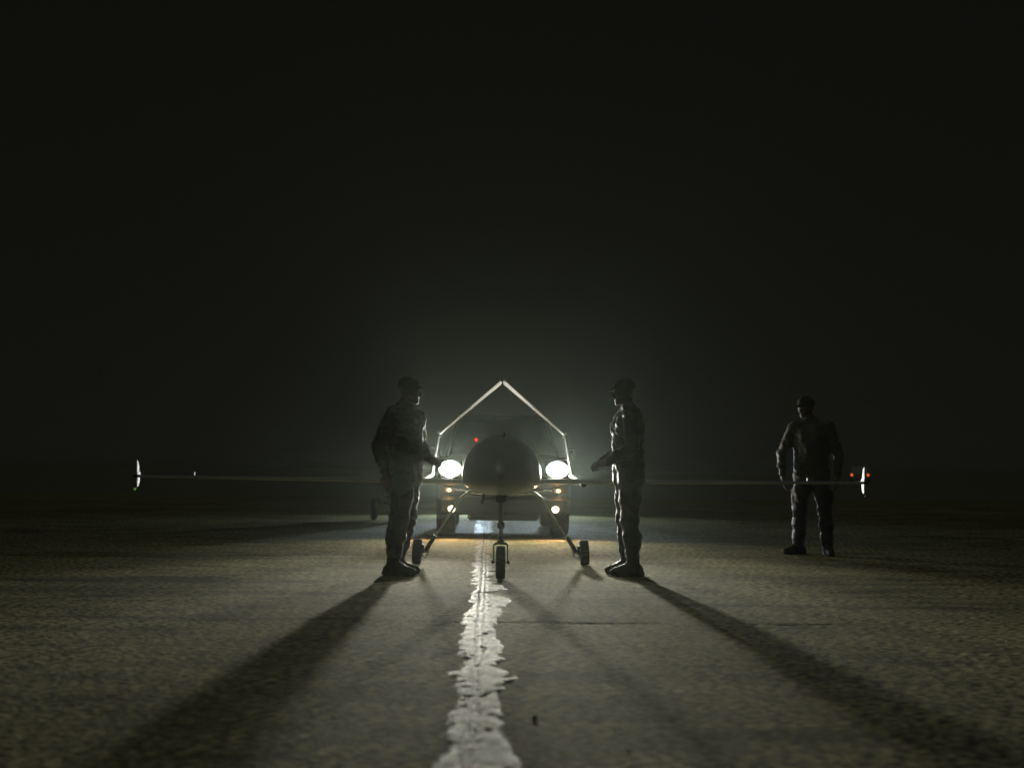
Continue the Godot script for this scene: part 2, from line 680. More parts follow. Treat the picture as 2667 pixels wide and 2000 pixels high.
func rim_mesh(r: float, w: float) -> ArrayMesh:
	var pr := []
	for q in [[0.01, -0.30], [0.30, -0.34], [0.80, -0.55], [1.0, -0.9], [1.0, 0.9], [0.80, 0.55], [0.30, 0.34], [0.01, 0.30]]:
		pr.append(Vector2(q[0] * r, q[1] * w / 2))
	return lathe_x(pr, 28).mesh()


func build_aircraft() -> void:
	var a := thing("drone_aircraft", "grey unmanned aircraft with inverted V tail parked nose to the camera", "aircraft", Vector3(-0.008, 0, 0))
	# fuselage: low chin, domed back, nose towards the camera
	var rings := []
	for s in [[-9.62, 0.02, 0.02, 0.02, 0.90], [-9.65, 0.10, 0.09, 0.06, 0.90], [-9.74, 0.185, 0.165, 0.09, 0.90], [-9.9, 0.255, 0.245, 0.12, 0.895], [-10.15, 0.312, 0.315, 0.14, 0.89], [-10.5, 0.342, 0.352, 0.152, 0.887], [-10.9, 0.357, 0.370, 0.158, 0.885], [-11.4, 0.368, 0.383, 0.162, 0.885], [-12.0, 0.378, 0.392, 0.166, 0.885], [-12.4, 0.376, 0.388, 0.164, 0.885], [-12.8, 0.34, 0.34, 0.145, 0.89], [-13.2, 0.27, 0.27, 0.11, 0.90], [-13.45, 0.17, 0.18, 0.08, 0.91], [-13.5, 0.10, 0.10, 0.05, 0.91]]:
		rings.append(section(s[0], s[1], s[2], s[3], s[4]))
	var fus := part("fuselage", loft(rings).mesh(), M.paint, a)
	for z in [-10.55, -12.45]:   # raised panel bands round the shell
		var rr := []
		var k := 0.354 if z > -11 else 0.386
		for dz in [-0.012, 0.012]:
			rr.append(section(z + dz, k * 0.972, k * 1.0, k * 0.43, 0.887))
		part("panel_band", loft(rr).mesh(), M.paint_dark, fus)
	part("chin_antenna", tube([Vector3(-0.155, 0.76, -11.2), Vector3(-0.178, 0.645, -11.22)], [0.016, 0.013], 10, 1.6).mesh(), M.black, a)
	part("top_antenna", tube([Vector3(0.02, 1.25, -11.5), Vector3(0.025, 1.31, -11.52)], [0.012, 0.008], 10, 2.0).mesh(), M.black, a)
	# wings
	for s in [-1.0, 1.0]:
		var wr := []
		var n := 8
		for k in n + 1:
			var t := float(k) / n
			var x: float = s * lerpf(0.2, 3.66, t)
			wr.append(foil_ring(Vector3(x, lerpf(0.838, 0.856, t), -12.0 - 0.10 * t), lerpf(0.72, 0.30, t), lerpf(0.088, 0.09, t), Vector3(s, 0, 0) * -1.0 if s > 0 else Vector3(s, 0, 0) * -1.0))
		var wing := part("wing", loft(wr).mesh(), M.paint_dark, a)
		# trailing-edge flap, hinged just behind
		var fl := []
		for k in 2:
			var x: float = s * (0.95 if k == 0 else 3.3)
			fl.append(foil_ring(Vector3(x, 0.842, -12.735 if k == 0 else -12.47), 0.12, 0.12, Vector3(-s, 0, 0)))
		part("flap", loft(fl).mesh(), M.paint_dark, wing)
		var fen := box(0.012, 0.036, 0.05, 0.004)
		part("wing_fence", fen.mesh(), M.tail_paint, wing, at(s * 3.11, 0.886, -12.22))
		# winglet: an upper and a lower blade
		var up := []
		for q in [[0.872, 0.130, 0.026], [0.895, 0.128, 0.026], [0.902, 0.095, 0.018], [0.96, 0.075, 0.016], [1.0, 0.055, 0.013], [1.018, 0.020, 0.008]]:
			up.append(blade(s * 3.67, q[0], -12.14, q[1], q[2], s))
		part("winglet", loft(up).mesh(), M.winglet_paint, a)
		var lo := []
		for q in [[0.846, 0.115, 0.024, 0.0], [0.80, 0.100, 0.022, 0.008], [0.765, 0.070, 0.016, 0.02], [0.748, 0.030, 0.010, 0.03]]:
			lo.append(blade(s * 3.67 - s * q[3] * 0.3, q[0], -12.14, q[1], q[2], s))
		part("winglet", loft(lo).mesh(), M.winglet_paint, a)
		part("tip_cap", box(0.05, 0.028, 0.30, 0.01).mesh(), M.black, a, at(s * 3.67, 0.857, -12.24))
		var nav := SphereMesh.new()
		nav.radius = 0.014
		nav.height = 0.028
		nav.radial_segments = 12
		nav.rings = 6
		var nl := part("navigation_light", nav, M.green_lamp if s < 0 else M.red_paint, a, at(s * 3.68, 0.728, -12.13))
		if s < 0:
			nl.set_meta("label", "small green lit wingtip lamp")
		part("lamp_stalk", tube([Vector3(s * 3.675, 0.852, -12.20), Vector3(s * 3.677, 0.735, -12.15)], [0.006, 0.005], 8).mesh(), M.black, nl, at(-s * 3.68, -0.728, 12.13))
		# booms
		part("tail_boom", tube([Vector3(s * 0.84, 0.815, -12.3), Vector3(s * 0.845, 0.85, -13.5), Vector3(s * 0.848, 0.888, -14.75), Vector3(s * 0.848, 0.893, -14.9)], [0.030, 0.028, 0.024, 0.012], 16).mesh(), M.black, a)
		# tail: a short steep fin, then two panels up to the apex
		var p0 := Vector3(s * 0.848, 0.90, -14.40)
		var p1 := Vector3(s * 0.760, 1.375, -14.40)
		var p2 := Vector3(0.012 * s, 2.030, -14.40)
		var fin := []
		var sd := (p1 - p0).normalized()
		for k in 4:
			var t := k / 3.0
			fin.append(foil_ring(p0.lerp(p1, t) + Vector3(0, 0, -0.03 * t), lerpf(0.40, 0.36, t), 0.085, sd))
		part("tail_fin", loft(fin).mesh(), M.tail_paint, a)
		sd = (p2 - p1).normalized()
		for half in 2:
			var pn := []
			var t0 := 0.012 if half == 0 else 0.512
			var t1 := 0.488 if half == 0 else 0.978
			for k in 5:
				var t := lerpf(t0, t1, k / 4.0)
				pn.append(foil_ring(p1.lerp(p2, t) + Vector3(0, 0, -0.03 + 0.16 * t), lerpf(0.28, 0.48, t), 0.05, sd, s * lerpf(0.015, 0.05, t)))
			var pan := part("tail_panel", loft(pn).mesh(), M.tail_paint, a)
			for t in ([0.5] if half == 0 else [0.985]):
				var h := p1.lerp(p2, t)
				part("hinge_bracket", tube([h + Vector3(0, 0, -0.06), h + Vector3(0, 0, -0.30)], [0.016, 0.016], 10).mesh(), M.steel, pan)
		part("corner_bolt", tube([p1 + Vector3(-s * 0.03, -0.035, 0.0), p1 + Vector3(s * 0.008, 0.02, -0.02)], [0.010, 0.010], 8).mesh(), M.alu, a)
		# main gear: a curved leaf spring from the belly to the axle
		var path := []
		var rad := []
		var P := [Vector3(s * 0.26, 0.745, -12.25), Vector3(s * 0.328, 0.729, -12.25), Vector3(s * 0.415, 0.667, -12.25), Vector3(s * 0.472, 0.582, -12.25), Vector3(s * 0.585, 0.405, -12.25), Vector3(s * 0.698, 0.231, -12.25), Vector3(s * 0.748, 0.150, -12.25)]
		var cv := Curve3D.new()
		for k in P.size():
			var tg: Vector3 = (P[mini(k + 1, P.size() - 1)] - P[maxi(k - 1, 0)]) / 6.0
			cv.add_point(P[k], -tg, tg)
		for k in 25:
			var t := k / 24.0
			path.append(cv.sample_baked(cv.get_baked_length() * t))
			rad.append(lerpf(0.016, 0.0075, smoothstep(0.1, 0.9, t)))
		var leg := part("main_gear_leg", tube(path, rad, 16, 2.0).mesh(), M.leg_paint, a)
		part("leg_clamp", tube([Vector3(s * 0.665, 0.285, -12.24), Vector3(s * 0.705, 0.222, -12.24)], [0.019, 0.021], 12, 1.6).mesh(), M.black, leg)
		part("axle_fitting", tube([Vector3(s * 0.69, 0.25, -12.235), Vector3(s * 0.735, 0.175, -12.235), Vector3(s * 0.760, 0.135, -12.235)], [0.018, 0.024, 0.017], 12, 1.3).mesh(), M.black, leg)
		part("axle", tube([Vector3(s * 0.735, 0.127, -12.25), Vector3(s * 0.90, 0.125, -12.25)], [0.013, 0.013], 12).mesh(), M.steel, leg)
		part("brake_caliper", box(0.03, 0.085, 0.05, 0.006).mesh(), M.black, leg, at(s * 0.787, 0.155, -12.21))
		part("brake_disc", lathe_x([Vector2(0.05, -0.004), Vector2(0.075, -0.004), Vector2(0.075, 0.004), Vector2(0.05, 0.004)], 28).mesh(), M.steel, leg, at(s * 0.79, 0.125, -12.25))
		part("brake_line", tube([Vector3(s * 0.70, 0.24, -12.23), Vector3(s * 0.735, 0.10, -12.2), Vector3(s * 0.765, 0.065, -12.2), Vector3(s * 0.79, 0.10, -12.2)], [0.004, 0.004, 0.004, 0.004], 8).mesh(), M.black, leg)
		part("red_tag", box(0.012, 0.016, 0.02, 0.003).mesh(), M.red_paint, leg, at(s * 0.71, 0.195, -12.205))
		var wh := part("main_wheel", wheel_mesh(0.126, 0.092, 0.006, 26), M.rubber, a, Transform3D(Basis(Vector3.BACK, s * 0.05), Vector3(s * 0.845, 0.126, -12.25)))
		part("rim", rim_mesh(0.07, 0.072), M.alu, wh)
	# nose gear
	var z0 := -10.62
	part("gear_mount", box(0.09, 0.09, 0.12, 0.012, Vector2(1.25, 1.2)).mesh(), M.black, a, at(0.0, 0.715, z0))
	var strut := part("nose_strut", tube([Vector3(0, 0.70, z0), Vector3(0, 0.475, z0)], [0.0225, 0.0225], 20).mesh(), M.steel, a)
	part("collar", tube([Vector3(0, 0.497, z0), Vector3(0, 0.490, z0), Vector3(0, 0.452, z0), Vector3(0, 0.445, z0)], [0.025, 0.033, 0.033, 0.026], 20).mesh(), M.black, strut)
	part("piston", tube([Vector3(0, 0.46, z0), Vector3(0, 0.36, z0)], [0.0175, 0.0175], 18).mesh(), M.alu, strut)
	part("yoke", tube([Vector3(0, 0.372, z0), Vector3(0, 0.35, z0), Vector3(0, 0.318, z0)], [0.019, 0.024, 0.037], 18).mesh(), M.black, strut)
	var fork := part("nose_fork", tube([Vector3(-0.062, 0.300, z0), Vector3(-0.05, 0.313, z0), Vector3(0, 0.316, z0), Vector3(0.05, 0.313, z0), Vector3(0.062, 0.300, z0)], [0.011, 0.012, 0.013, 0.012, 0.011], 12, 2.2).mesh(), M.steel, a)
	for s in [-1.0, 1.0]:
		part("fork_rod", tube([Vector3(s * 0.061, 0.305, z0), Vector3(s * 0.061, 0.150, z0)], [0.0055, 0.0055], 10).mesh(), M.steel, fork)
		part("axle_nut", lathe_x([Vector2(0.004, -0.012), Vector2(0.014, -0.010), Vector2(0.014, 0.010), Vector2(0.004, 0.012)], 6).mesh(), M.black, fork, at(s * 0.068, 0.150, z0))
	part("axle", tube([Vector3(-0.078, 0.150, z0), Vector3(0.078, 0.150, z0)], [0.007, 0.007], 10).mesh(), M.steel, fork)
	var nw := part("nose_wheel", wheel_mesh(0.146, 0.084, 0.004, 30), M.rubber, a, at(0, 0.146, z0))
	part("rim", rim_mesh(0.08, 0.066), M.alu, nw)


func blade(x: float, y: float, z: float, chord: float, thick: float, s: float) -> PackedVector3Array:
	var ring := PackedVector3Array()
	for j in 16:
		var an := TAU * j / 16
		ring.append(Vector3(x + sin(an) * thick / 2, y, z - chord / 2 + cos(an) * chord / 2))
	return ring


# ------------------------------------------------------------------ trucks and their lamps
func spot(called: String, p: Vector3, parent: Node3D, towards: Vector3, col: Color, energy: float, size: float, angle: float) -> void:
	var l := SpotLight3D.new()
	l.name = called
	l.light_color = col
	l.light_energy = energy
	l.light_size = size
	l.spot_range = 200.0
	l.spot_attenuation = 2.0
	l.spot_angle = angle
	l.spot_angle_attenuation = 1.0
	l.shadow_enabled = true
	parent.add_child(l, true)
	l.position = p
	l.basis = Basis.looking_at(towards, Vector3.UP)


func lens_mesh(w: float, h: float, d: float, flat_top := 1.0) -> ArrayMesh:
	var rings := []
	for k in [[0.05, 1.0], [0.5, 0.93], [0.8, 0.72], [0.96, 0.35], [1.0, 0.0], [0.9, -0.6], [0.05, -0.6]]:
		var ring := PackedVector3Array()
		for j in 28:
			var an := TAU * j / 28
			var y := sin(an)
			if y > 0:
				y *= flat_top
			ring.append(Vector3(cos(an) * w / 2 * k[0], y * h / 2 * k[0], k[1] * d))
		rings.append(ring)
	return loft(rings).mesh()


func truck_body(t: Node3D, lit: bool, power: float) -> void:
	# local frame: front axle at z 0, nose towards +z, ground at y 0
	var hood := slab_zy([Vector2(0.56, 0.62), Vector2(0.60, 0.92), Vector2(0.52, 1.06), Vector2(0.30, 1.12), Vector2(-0.62, 1.18), Vector2(-0.62, 0.50), Vector2(0.2, 0.55)], -0.78, 0.78)
	part("hood", hood.mesh(), M.car, t)
	for s in [-1.0, 1.0]:
		var fen := slab_zy([Vector2(0.58, 0.55), Vector2(0.58, 1.00), Vector2(0.42, 1.07), Vector2(-0.62, 1.12), Vector2(-0.62, 0.42), Vector2(-0.50, 0.42), Vector2(-0.46, 0.60), Vector2(-0.28, 0.76), Vector2(0.0, 0.82), Vector2(0.28, 0.76), Vector2(0.46, 0.60)], s * 0.775 if s > 0 else -0.94, 0.94 if s > 0 else -0.775)
		part("fender", fen.mesh(), M.car, t)
	var bump := part("front_bumper", box(1.84, 0.26, 0.22, 0.05).mesh(), M.car, t, at(0, 0.45, 0.60))
	part("bumper_trim", tube([Vector3(-0.86, 0.648, 0.60), Vector3(-0.62, 0.662, 0.66), Vector3(-0.50, 0.655, 0.69), Vector3(-0.42, 0.62, 0.71), Vector3(0, 0.607, 0.71), Vector3(0.42, 0.62, 0.71), Vector3(0.50, 0.655, 0.69), Vector3(0.62, 0.662, 0.66), Vector3(0.86, 0.648, 0.60)], [0.010, 0.012, 0.014, 0.016, 0.016, 0.016, 0.014, 0.012, 0.010], 12).mesh(), M.chrome, bump, at(0, -0.45, -0.60))
	part("skid_plate", box(1.0, 0.10, 0.16, 0.03).mesh(), M.trim, bump, at(0, -0.16, -0.06))
	var gr := part("grille", box(1.02, 0.30, 0.05, 0.02).mesh(), M.trim, t, at(0, 0.84, 0.595))
	for k in 4:
		part("grille_bar", box(0.98, 0.025, 0.03, 0.008).mesh(), M.chrome, gr, at(0, -0.105 + k * 0.07, 0.03))
	# cab
	var cab := part("cab", slab_zy([Vector2(-0.60, 0.36), Vector2(-0.60, 1.14), Vector2(-3.0, 1.14), Vector2(-3.0, 0.36)], -0.90, 0.90).mesh(), M.car, t)
	part("roof", slab_zy([Vector2(-1.28, 1.74), Vector2(-1.45, 1.80), Vector2(-2.7, 1.80), Vector2(-2.9, 1.74)], -0.70, 0.70).mesh(), M.car, cab)
	part("windshield", pane([Vector3(-0.80, 1.145, -0.64), Vector3(0.80, 1.145, -0.64), Vector3(0.66, 1.735, -1.30), Vector3(-0.66, 1.735, -1.30)], 0.006), M.glass, cab)
	part("rear_window", pane([Vector3(-0.78, 1.145, -2.98), Vector3(0.78, 1.145, -2.98), Vector3(0.66, 1.735, -2.88), Vector3(-0.66, 1.735, -2.88)], 0.006), M.glass, cab)
	for s in [-1.0, 1.0]:
		part("pillar", tube([Vector3(s * 0.84, 1.13, -0.62), Vector3(s * 0.69, 1.75, -1.30)], [0.035, 0.032], 10).mesh(), M.car, cab)
		part("pillar", tube([Vector3(s * 0.88, 1.13, -1.85), Vector3(s * 0.71, 1.76, -1.95)], [0.04, 0.035], 10).mesh(), M.car, cab)
		part("pillar", tube([Vector3(s * 0.84, 1.13, -2.96), Vector3(s * 0.69, 1.75, -2.86)], [0.05, 0.04], 10).mesh(), M.car, cab)
		part("side_window", pane([Vector3(s * 0.885, 1.145, -0.75), Vector3(s * 0.885, 1.145, -1.82), Vector3(s * 0.715, 1.735, -1.92), Vector3(s * 0.70, 1.735, -1.38)], 0.006), M.glass, cab)
		part("side_window", pane([Vector3(s * 0.885, 1.145, -1.90), Vector3(s * 0.885, 1.145, -2.90), Vector3(s * 0.70, 1.735, -2.82), Vector3(s * 0.715, 1.735, -2.0)], 0.006), M.glass, cab)
		part("door", box(0.02, 0.72, 1.12, 0.008).mesh(), M.car, cab, at(s * 0.905, 0.77, -1.30))
		part("door", box(0.02, 0.72, 0.98, 0.008).mesh(), M.car, cab, at(s * 0.905, 0.77, -2.42))
		var mir := part("mirror", box(0.16, 0.17, 0.10, 0.03).mesh(), M.trim, t, at(s * 1.03, 1.20, -0.85))
		part("mirror_arm", tube([Vector3(-s * 0.05, -0.05, 0), Vector3(-s * 0.16, -0.08, 0)], [0.018, 0.02], 8).mesh(), M.trim, mir)
		part("seat_back", box(0.46, 0.62, 0.12, 0.05, Vector2(0.8, 0.8)).mesh(), M.trim, cab, at(s * 0.38, 1.20, -1.75))
	# load bed
	part("load_bed", slab_zy([Vector2(-3.03, 0.62), Vector2(-3.03, 1.10), Vector2(-4.35, 1.10), Vector2(-4.35, 0.62)], -0.86, 0.86).mesh(), M.car, t)
	part("bed_canopy", slab_zy([Vector2(-3.05, 1.105), Vector2(-3.05, 1.70), Vector2(-3.3, 1.78), Vector2(-4.2, 1.76), Vector2(-4.33, 1.105)], -0.82, 0.82).mesh(), M.trim, t)
	part("chassis", box(0.9, 0.12, 3.9, 0.02).mesh(), M.trim, t, at(0, 0.46, -1.6))
	for z in [0.0, -3.1]:
		part("axle_beam", tube([Vector3(-0.7, 0.36, z), Vector3(0.7, 0.36, z)], [0.04, 0.04], 10).mesh(), M.trim, t)
		for s in [-1.0, 1.0]:
			var w := part("wheel", wheel_mesh(0.365, 0.265, 0.012, 22), M.rubber, t, at(s * 0.815, 0.363, z))
			part("rim", rim_mesh(0.21, 0.23), M.steel, w)
	# lamps
	for s in [-1.0, 1.0]:
		part("headlight_bezel", box(0.34, 0.26, 0.07, 0.05).mesh(), M.trim, t, at(s * 0.753, 0.955, 0.575))
		var hl := part("headlight", lens_mesh(0.315, 0.235, 0.035), M.head_lamp, t, at(s * 0.753, 0.955, 0.60))
		var tint := Color(1.0, 0.995, 0.93) if lit else Color(0.86, 0.94, 1.0)
		# the reflector throws most light straight on and spreads the rest outwards
		spot("headlight_beam", Vector3(0, 0, 0.06), hl, Vector3(s * 0.05, -0.015, 1), tint, power, 0.085, 15.0)
		if lit:
			spot("headlight_beam", Vector3(0, 0, 0.06), hl, Vector3(s * 0.33, -0.015, 1), tint, power * 0.62, 0.085, 16.0)
			spot("headlight_beam", Vector3(0, 0, 0.06), hl, Vector3(-s * 0.26, -0.015, 1), tint, power * 0.32, 0.085, 15.0)
		spot("headlight_spill", Vector3(0, 0, 0.065), hl, Vector3(0, 0.0, 1), tint, power * (0.10 if lit else 0.32), 0.085, 80.0)
		if not lit:
			continue
		var fl := part("fog_light", lens_mesh(0.105, 0.11, 0.02, 0.72), M.fog_lamp, t, at(s * 0.722, 0.41, 0.705))
		spot("fog_light_beam", Vector3(0, 0, 0.05), fl, Vector3(0, -0.06, 1), Color(1.0, 0.76, 0.58), power * 0.04, 0.04, 75.0)
		var ts := part("turn_signal", lens_mesh(0.062, 0.045, 0.018), M.amber, t, at(s * 0.762, 0.662, 0.70))
		part("turn_signal_housing", box(0.16, 0.065, 0.05, 0.012).mesh(), M.trim, ts, at(0, 0, -0.03))
		var om := OmniLight3D.new()
		om.name = "turn_signal_glow"
		om.light_color = Color(1.0, 0.66, 0.30)
		om.light_energy = 0.05
		om.light_size = 0.02
		om.omni_range = 30.0
		om.omni_attenuation = 2.0
		om.shadow_enabled = true
		ts.add_child(om, true)
		om.position = Vector3(0, 0, 0.045)


func pane(p: Array, thick: float) -> ArrayMesh:
	var nn: Vector3 = (p[1] - p[0]).cross(p[3] - p[0]).normalized() * thick
	var r0 := PackedVector3Array(p)
	var r1 := PackedVector3Array()
	for q in p:
		r1.append(q + nn)
	var g := Geo.new()
	var cen := (r0[0] + r0[2]) / 2 + nn / 2
	for j in 4:
		g.quad_flat(r0[j], r0[(j + 1) % 4], r1[(j + 1) % 4], r1[j], (r0[j] + r0[(j + 1) % 4]) / 2 - cen)
	g.quad_flat(r0[0], r0[1], r0[2], r0[3], -nn)
	g.quad_flat(r1[0], r1[1], r1[2], r1[3], nn)
	return g.mesh()


func build_trucks() -> void:
	var t := thing("pickup_truck", "dark pickup truck with blazing headlights right behind the aircraft", "truck", Vector3(0.01, 0, -17.5), deg_to_rad(1.0))
	truck_body(t, true, 52.0)
	var lamp := part("red_indicator", lens_mesh(0.035, 0.045, 0.01), M.red_lamp, t, Transform3D(Basis(Vector3.BACK, 0.4), Vector3(-0.40, 1.40, -0.80)))
	lamp.set_meta("label", "tiny red lamp glowing behind the windscreen")
	var t2 := thing("support_truck", "second pickup truck waiting close behind the first, mostly hidden by it", "truck", Vector3(0.05, 0, -26.3), deg_to_rad(-0.5))
	truck_body(t2, false, 32.0)


# ------------------------------------------------------------------ people
# prim: [a, b, ra, rb, k, colour]
func nets(prims: Array, cell: float, g: Geo, amp := 0.0, nz: FastNoiseLite = null) -> void:
	var lo := Vector3(1e9, 1e9, 1e9)
	var hi := -lo
	for p in prims:
		var r: float = maxf(p[2], p[3]) + p[4] * 0.3 + amp + 3 * cell
		lo = lo.min(p[0] - Vector3.ONE * r).min(p[1] - Vector3.ONE * r)
		hi = hi.max(p[0] + Vector3.ONE * r).max(p[1] + Vector3.ONE * r)
	var d := Vector3i(((hi - lo) / cell).ceil()) + Vector3i.ONE
	var f := PackedFloat32Array()
	f.resize(d.x * d.y * d.z)
	f.fill(9.0)
	var sy := d.x
	var sz := d.x * d.y
	for p in prims:
		var a: Vector3 = p[0]
		var ab: Vector3 = p[1] - a
		var l2 := maxf(ab.length_squared(), 1e-9)
		var ra: float = p[2]
		var rb: float = p[3]
		var k: float = maxf(p[4], 1e-5)
		var pad := Vector3.ONE * (maxf(ra, rb) + k + amp + 2.6 * cell)
		var i0 := Vector3i(((a.min(p[1]) - pad - lo) / cell).floor()).clamp(Vector3i.ZERO, d - Vector3i.ONE)
		var i1 := Vector3i(((a.max(p[1]) + pad - lo) / cell).ceil()).clamp(Vector3i.ZERO, d - Vector3i.ONE)
		for z in range(i0.z, i1.z + 1):
			for y in range(i0.y, i1.y + 1):
				var at_ := z * sz + y * sy
				for x in range(i0.x, i1.x + 1):
					var q := lo + Vector3(x, y, z) * cell - a
					var t := clampf(q.dot(ab) / l2, 0.0, 1.0)
					var ds := (q - ab * t).length() - lerpf(ra, rb, t)
					var cur := f[at_ + x]
					var h := k - absf(cur - ds)
					cur = minf(cur, ds)
					if h > 0.0:
						cur -= h * h / k * 0.25
					f[at_ + x] = cur
	if amp > 0.0:
		for z in d.z:
			for y in d.y:
				for x in d.x:
					var i := z * sz + y * sy + x
					if absf(f[i]) < 0.06:
						var q := lo + Vector3(x, y, z) * cell
						f[i] += nz.get_noise_3d(q.x, q.y * 1.7 + q.x * 0.6, q.z) * amp
	var id := PackedInt32Array()
	id.resize(f.size())
	id.fill(-1)
	var base := g.v.size()
	var lim := cell * 1.9
	for z in d.z - 1:
		for y in d.y - 1:
			for x in d.x - 1:
				var i := z * sz + y * sy + x
				if absf(f[i]) > lim:
					continue
				var w := [f[i], f[i + 1], f[i + sy], f[i + sy + 1], f[i + sz], f[i + sz + 1], f[i + sz + sy], f[i + sz + sy + 1]]
				var neg := 0
				for q in 8:
					if w[q] < 0:
						neg += 1
				if neg == 0 or neg == 8:
					continue
				var s := Vector3.ZERO
				var n := 0
				for e in [[0, 1], [2, 3], [4, 5], [6, 7], [0, 2], [1, 3], [4, 6], [5, 7], [0, 4], [1, 5], [2, 6], [3, 7]]:
					var wa: float = w[e[0]]
					var wb: float = w[e[1]]
					if (wa < 0) != (wb < 0):
						var t := wa / (wa - wb)
						var pa := Vector3(e[0] & 1, (e[0] >> 1) & 1, e[0] >> 2)
						var pb := Vector3(e[1] & 1, (e[1] >> 1) & 1, e[1] >> 2)
						s += pa.lerp(pb, t)
						n += 1
				id[i] = g.v.size()
				var pos := lo + (Vector3(x, y, z) + s / n) * cell
				g.v.append(pos)
				g.n.append(Vector3(w[1] + w[3] + w[5] + w[7] - w[0] - w[2] - w[4] - w[6], w[2] + w[3] + w[6] + w[7] - w[0] - w[1] - w[4] - w[5], w[4] + w[5] + w[6] + w[7] - w[0] - w[1] - w[2] - w[3]).normalized())
				var best := 1e9
				var bc := Color.WHITE
				for p in prims:
					var ab: Vector3 = p[1] - p[0]
					var tt := clampf((pos - p[0]).dot(ab) / maxf(ab.length_squared(), 1e-9), 0.0, 1.0)
					var ds: float = (pos - p[0] - ab * tt).length() - lerpf(p[2], p[3], tt)
					if ds < best:
						best = ds
						bc = p[5]
				g.col.append(bc)
	for z in range(1, d.z - 1):
		for y in range(1, d.y - 1):
			for x in range(1, d.x - 1):
				var i := z * sz + y * sy + x
				var v0 := f[i]
				if absf(v0) > lim:
					continue
				for ax in 3:
					var st: int = [1, sy, sz][ax]
					if (v0 < 0) == (f[i + st] < 0):
						continue
					var u: int = [sy, sz, 1][ax]
					var v: int = [sz, 1, sy][ax]
					var a := id[i - u - v]
					var b := id[i - v]
					var c2 := id[i]
					var e := id[i - u]
					if a < 0 or b < 0 or c2 < 0 or e < 0:
						continue
					var nn := (g.v[b] - g.v[a]).cross(g.v[c2] - g.v[a])
					if nn.dot(g.n[a] + g.n[c2]) < 0:
						g.idx.append_array(PackedInt32Array([a, b, c2, a, c2, e]))
					else:
						g.idx.append_array(PackedInt32Array([a, c2, b, a, e, c2]))


func hand_prims(wrist: Vector3, dir: Vector3, back: Vector3, thumb_side: float, curl: float, skin: Color) -> Array:
	# dir: from wrist to knuckles; back: normal of the back of the hand; thumb_side: sign along dir x back
	var out := []
	dir = dir.normalized()
	back = (back - dir * back.dot(dir)).normalized()
	var side := dir.cross(back) * thumb_side
	out.append([wrist - dir * 0.05, wrist + dir * 0.02, 0.027, 0.027, 0.02, skin])
	for k in 4:
		var o := 0.030 - k * 0.0195
		var kn := wrist + dir * (0.092 - absf(k - 1.2) * 0.006) + side * o
		out.append([wrist + dir * 0.018 + side * o * 0.6, kn, 0.014, 0.0115, 0.012, skin])
		var len_: float = [0.92, 1.0, 0.95, 0.76][k]
		var p := kn
		var an := curl * 0.55
		for ph in 3:
			var fd := dir * cos(an) - back * sin(an)
			var q: Vector3 = p + fd * ([0.045, 0.027, 0.022][ph] * len_)
			out.append([p, q, [0.0100, 0.0090, 0.0083][ph], [0.0092, 0.0085, 0.0072][ph], 0.004, skin])
			p = q
			an += curl
	var t0 := wrist + dir * 0.022 + side * 0.026
	var t1 := t0 + (dir * 0.65 + side * 0.55 - back * 0.5).normalized() * 0.042
	var t2 := t1 + (dir * 0.85 + side * (0.35 - curl * 0.45) - back * 0.4 * (1.0 + curl)).normalized() * 0.032
	var t3 := t2 + (dir * 0.8 + side * (0.1 - curl * 0.5) - back * 0.4).normalized() * 0.026
	out.append([t0, t1, 0.015, 0.012, 0.010, skin])
	out.append([t1, t2, 0.0112, 0.0100, 0.004, skin])
	out.append([t2, t3, 0.0100, 0.0080, 0.004, skin])
	return out


func head_prims(o: Vector3, b: Basis, skin: Color) -> Array:
	# o: the base of the skull between the ears, at ear height; facing b.z
	var out := []
	var add := func(a: Vector3, e: Vector3, ra: float, rb: float, k: float): out.append([o + b * a, o + b * e, ra, rb, k, skin])
	add.call(Vector3(0, 0.045, -0.022), Vector3(0, 0.040, 0.022), 0.078, 0.072, 0.03)
	add.call(Vector3(-0.022, 0.03, -0.01), Vector3(0.022, 0.03, -0.01), 0.070, 0.070, 0.03)
	add.call(Vector3(0, 0.0, 0.035), Vector3(0, -0.055, 0.055), 0.056, 0.040, 0.03)
	for s in [-1.0, 1.0]:
		add.call(Vector3(s * 0.052, -0.035, 0.0), Vector3(s * 0.018, -0.070, 0.062), 0.020, 0.020, 0.02)
		add.call(Vector3(s * 0.038, -0.012, 0.066), Vector3(s * 0.052, -0.005, 0.04), 0.020, 0.018, 0.015)
		add.call(Vector3(s * 0.014, 0.030, 0.088), Vector3(s * 0.046, 0.028, 0.070), 0.011, 0.012, 0.012)
		add.call(Vector3(s * 0.031, 0.010, 0.080), Vector3(s * 0.031, 0.010, 0.080), 0.0125, 0.0125, 0.004)
		add.call(Vector3(s * 0.077, 0.022, -0.008), Vector3(s * 0.072, -0.020, 0.000), 0.011, 0.008, 0.006)
		add.call(Vector3(s * 0.083, 0.022, -0.016), Vector3(s * 0.078, -0.004, -0.016), 0.007, 0.006, 0.006)
	add.call(Vector3(0, 0.022, 0.092), Vector3(0, -0.022, 0.112), 0.009, 0.012, 0.010)
	add.call(Vector3(-0.010, -0.026, 0.098), Vector3(0.010, -0.026, 0.098), 0.009, 0.009, 0.006)
	add.call(Vector3(-0.018, -0.049, 0.089), Vector3(0.018, -0.049, 0.089), 0.0085, 0.0085, 0.005)
	add.call(Vector3(-0.016, -0.061, 0.087), Vector3(0.016, -0.061, 0.087), 0.0085, 0.0085, 0.005)
	add.call(Vector3(-0.008, -0.085, 0.078), Vector3(0.008, -0.085, 0.078), 0.018, 0.018, 0.014)
	return out


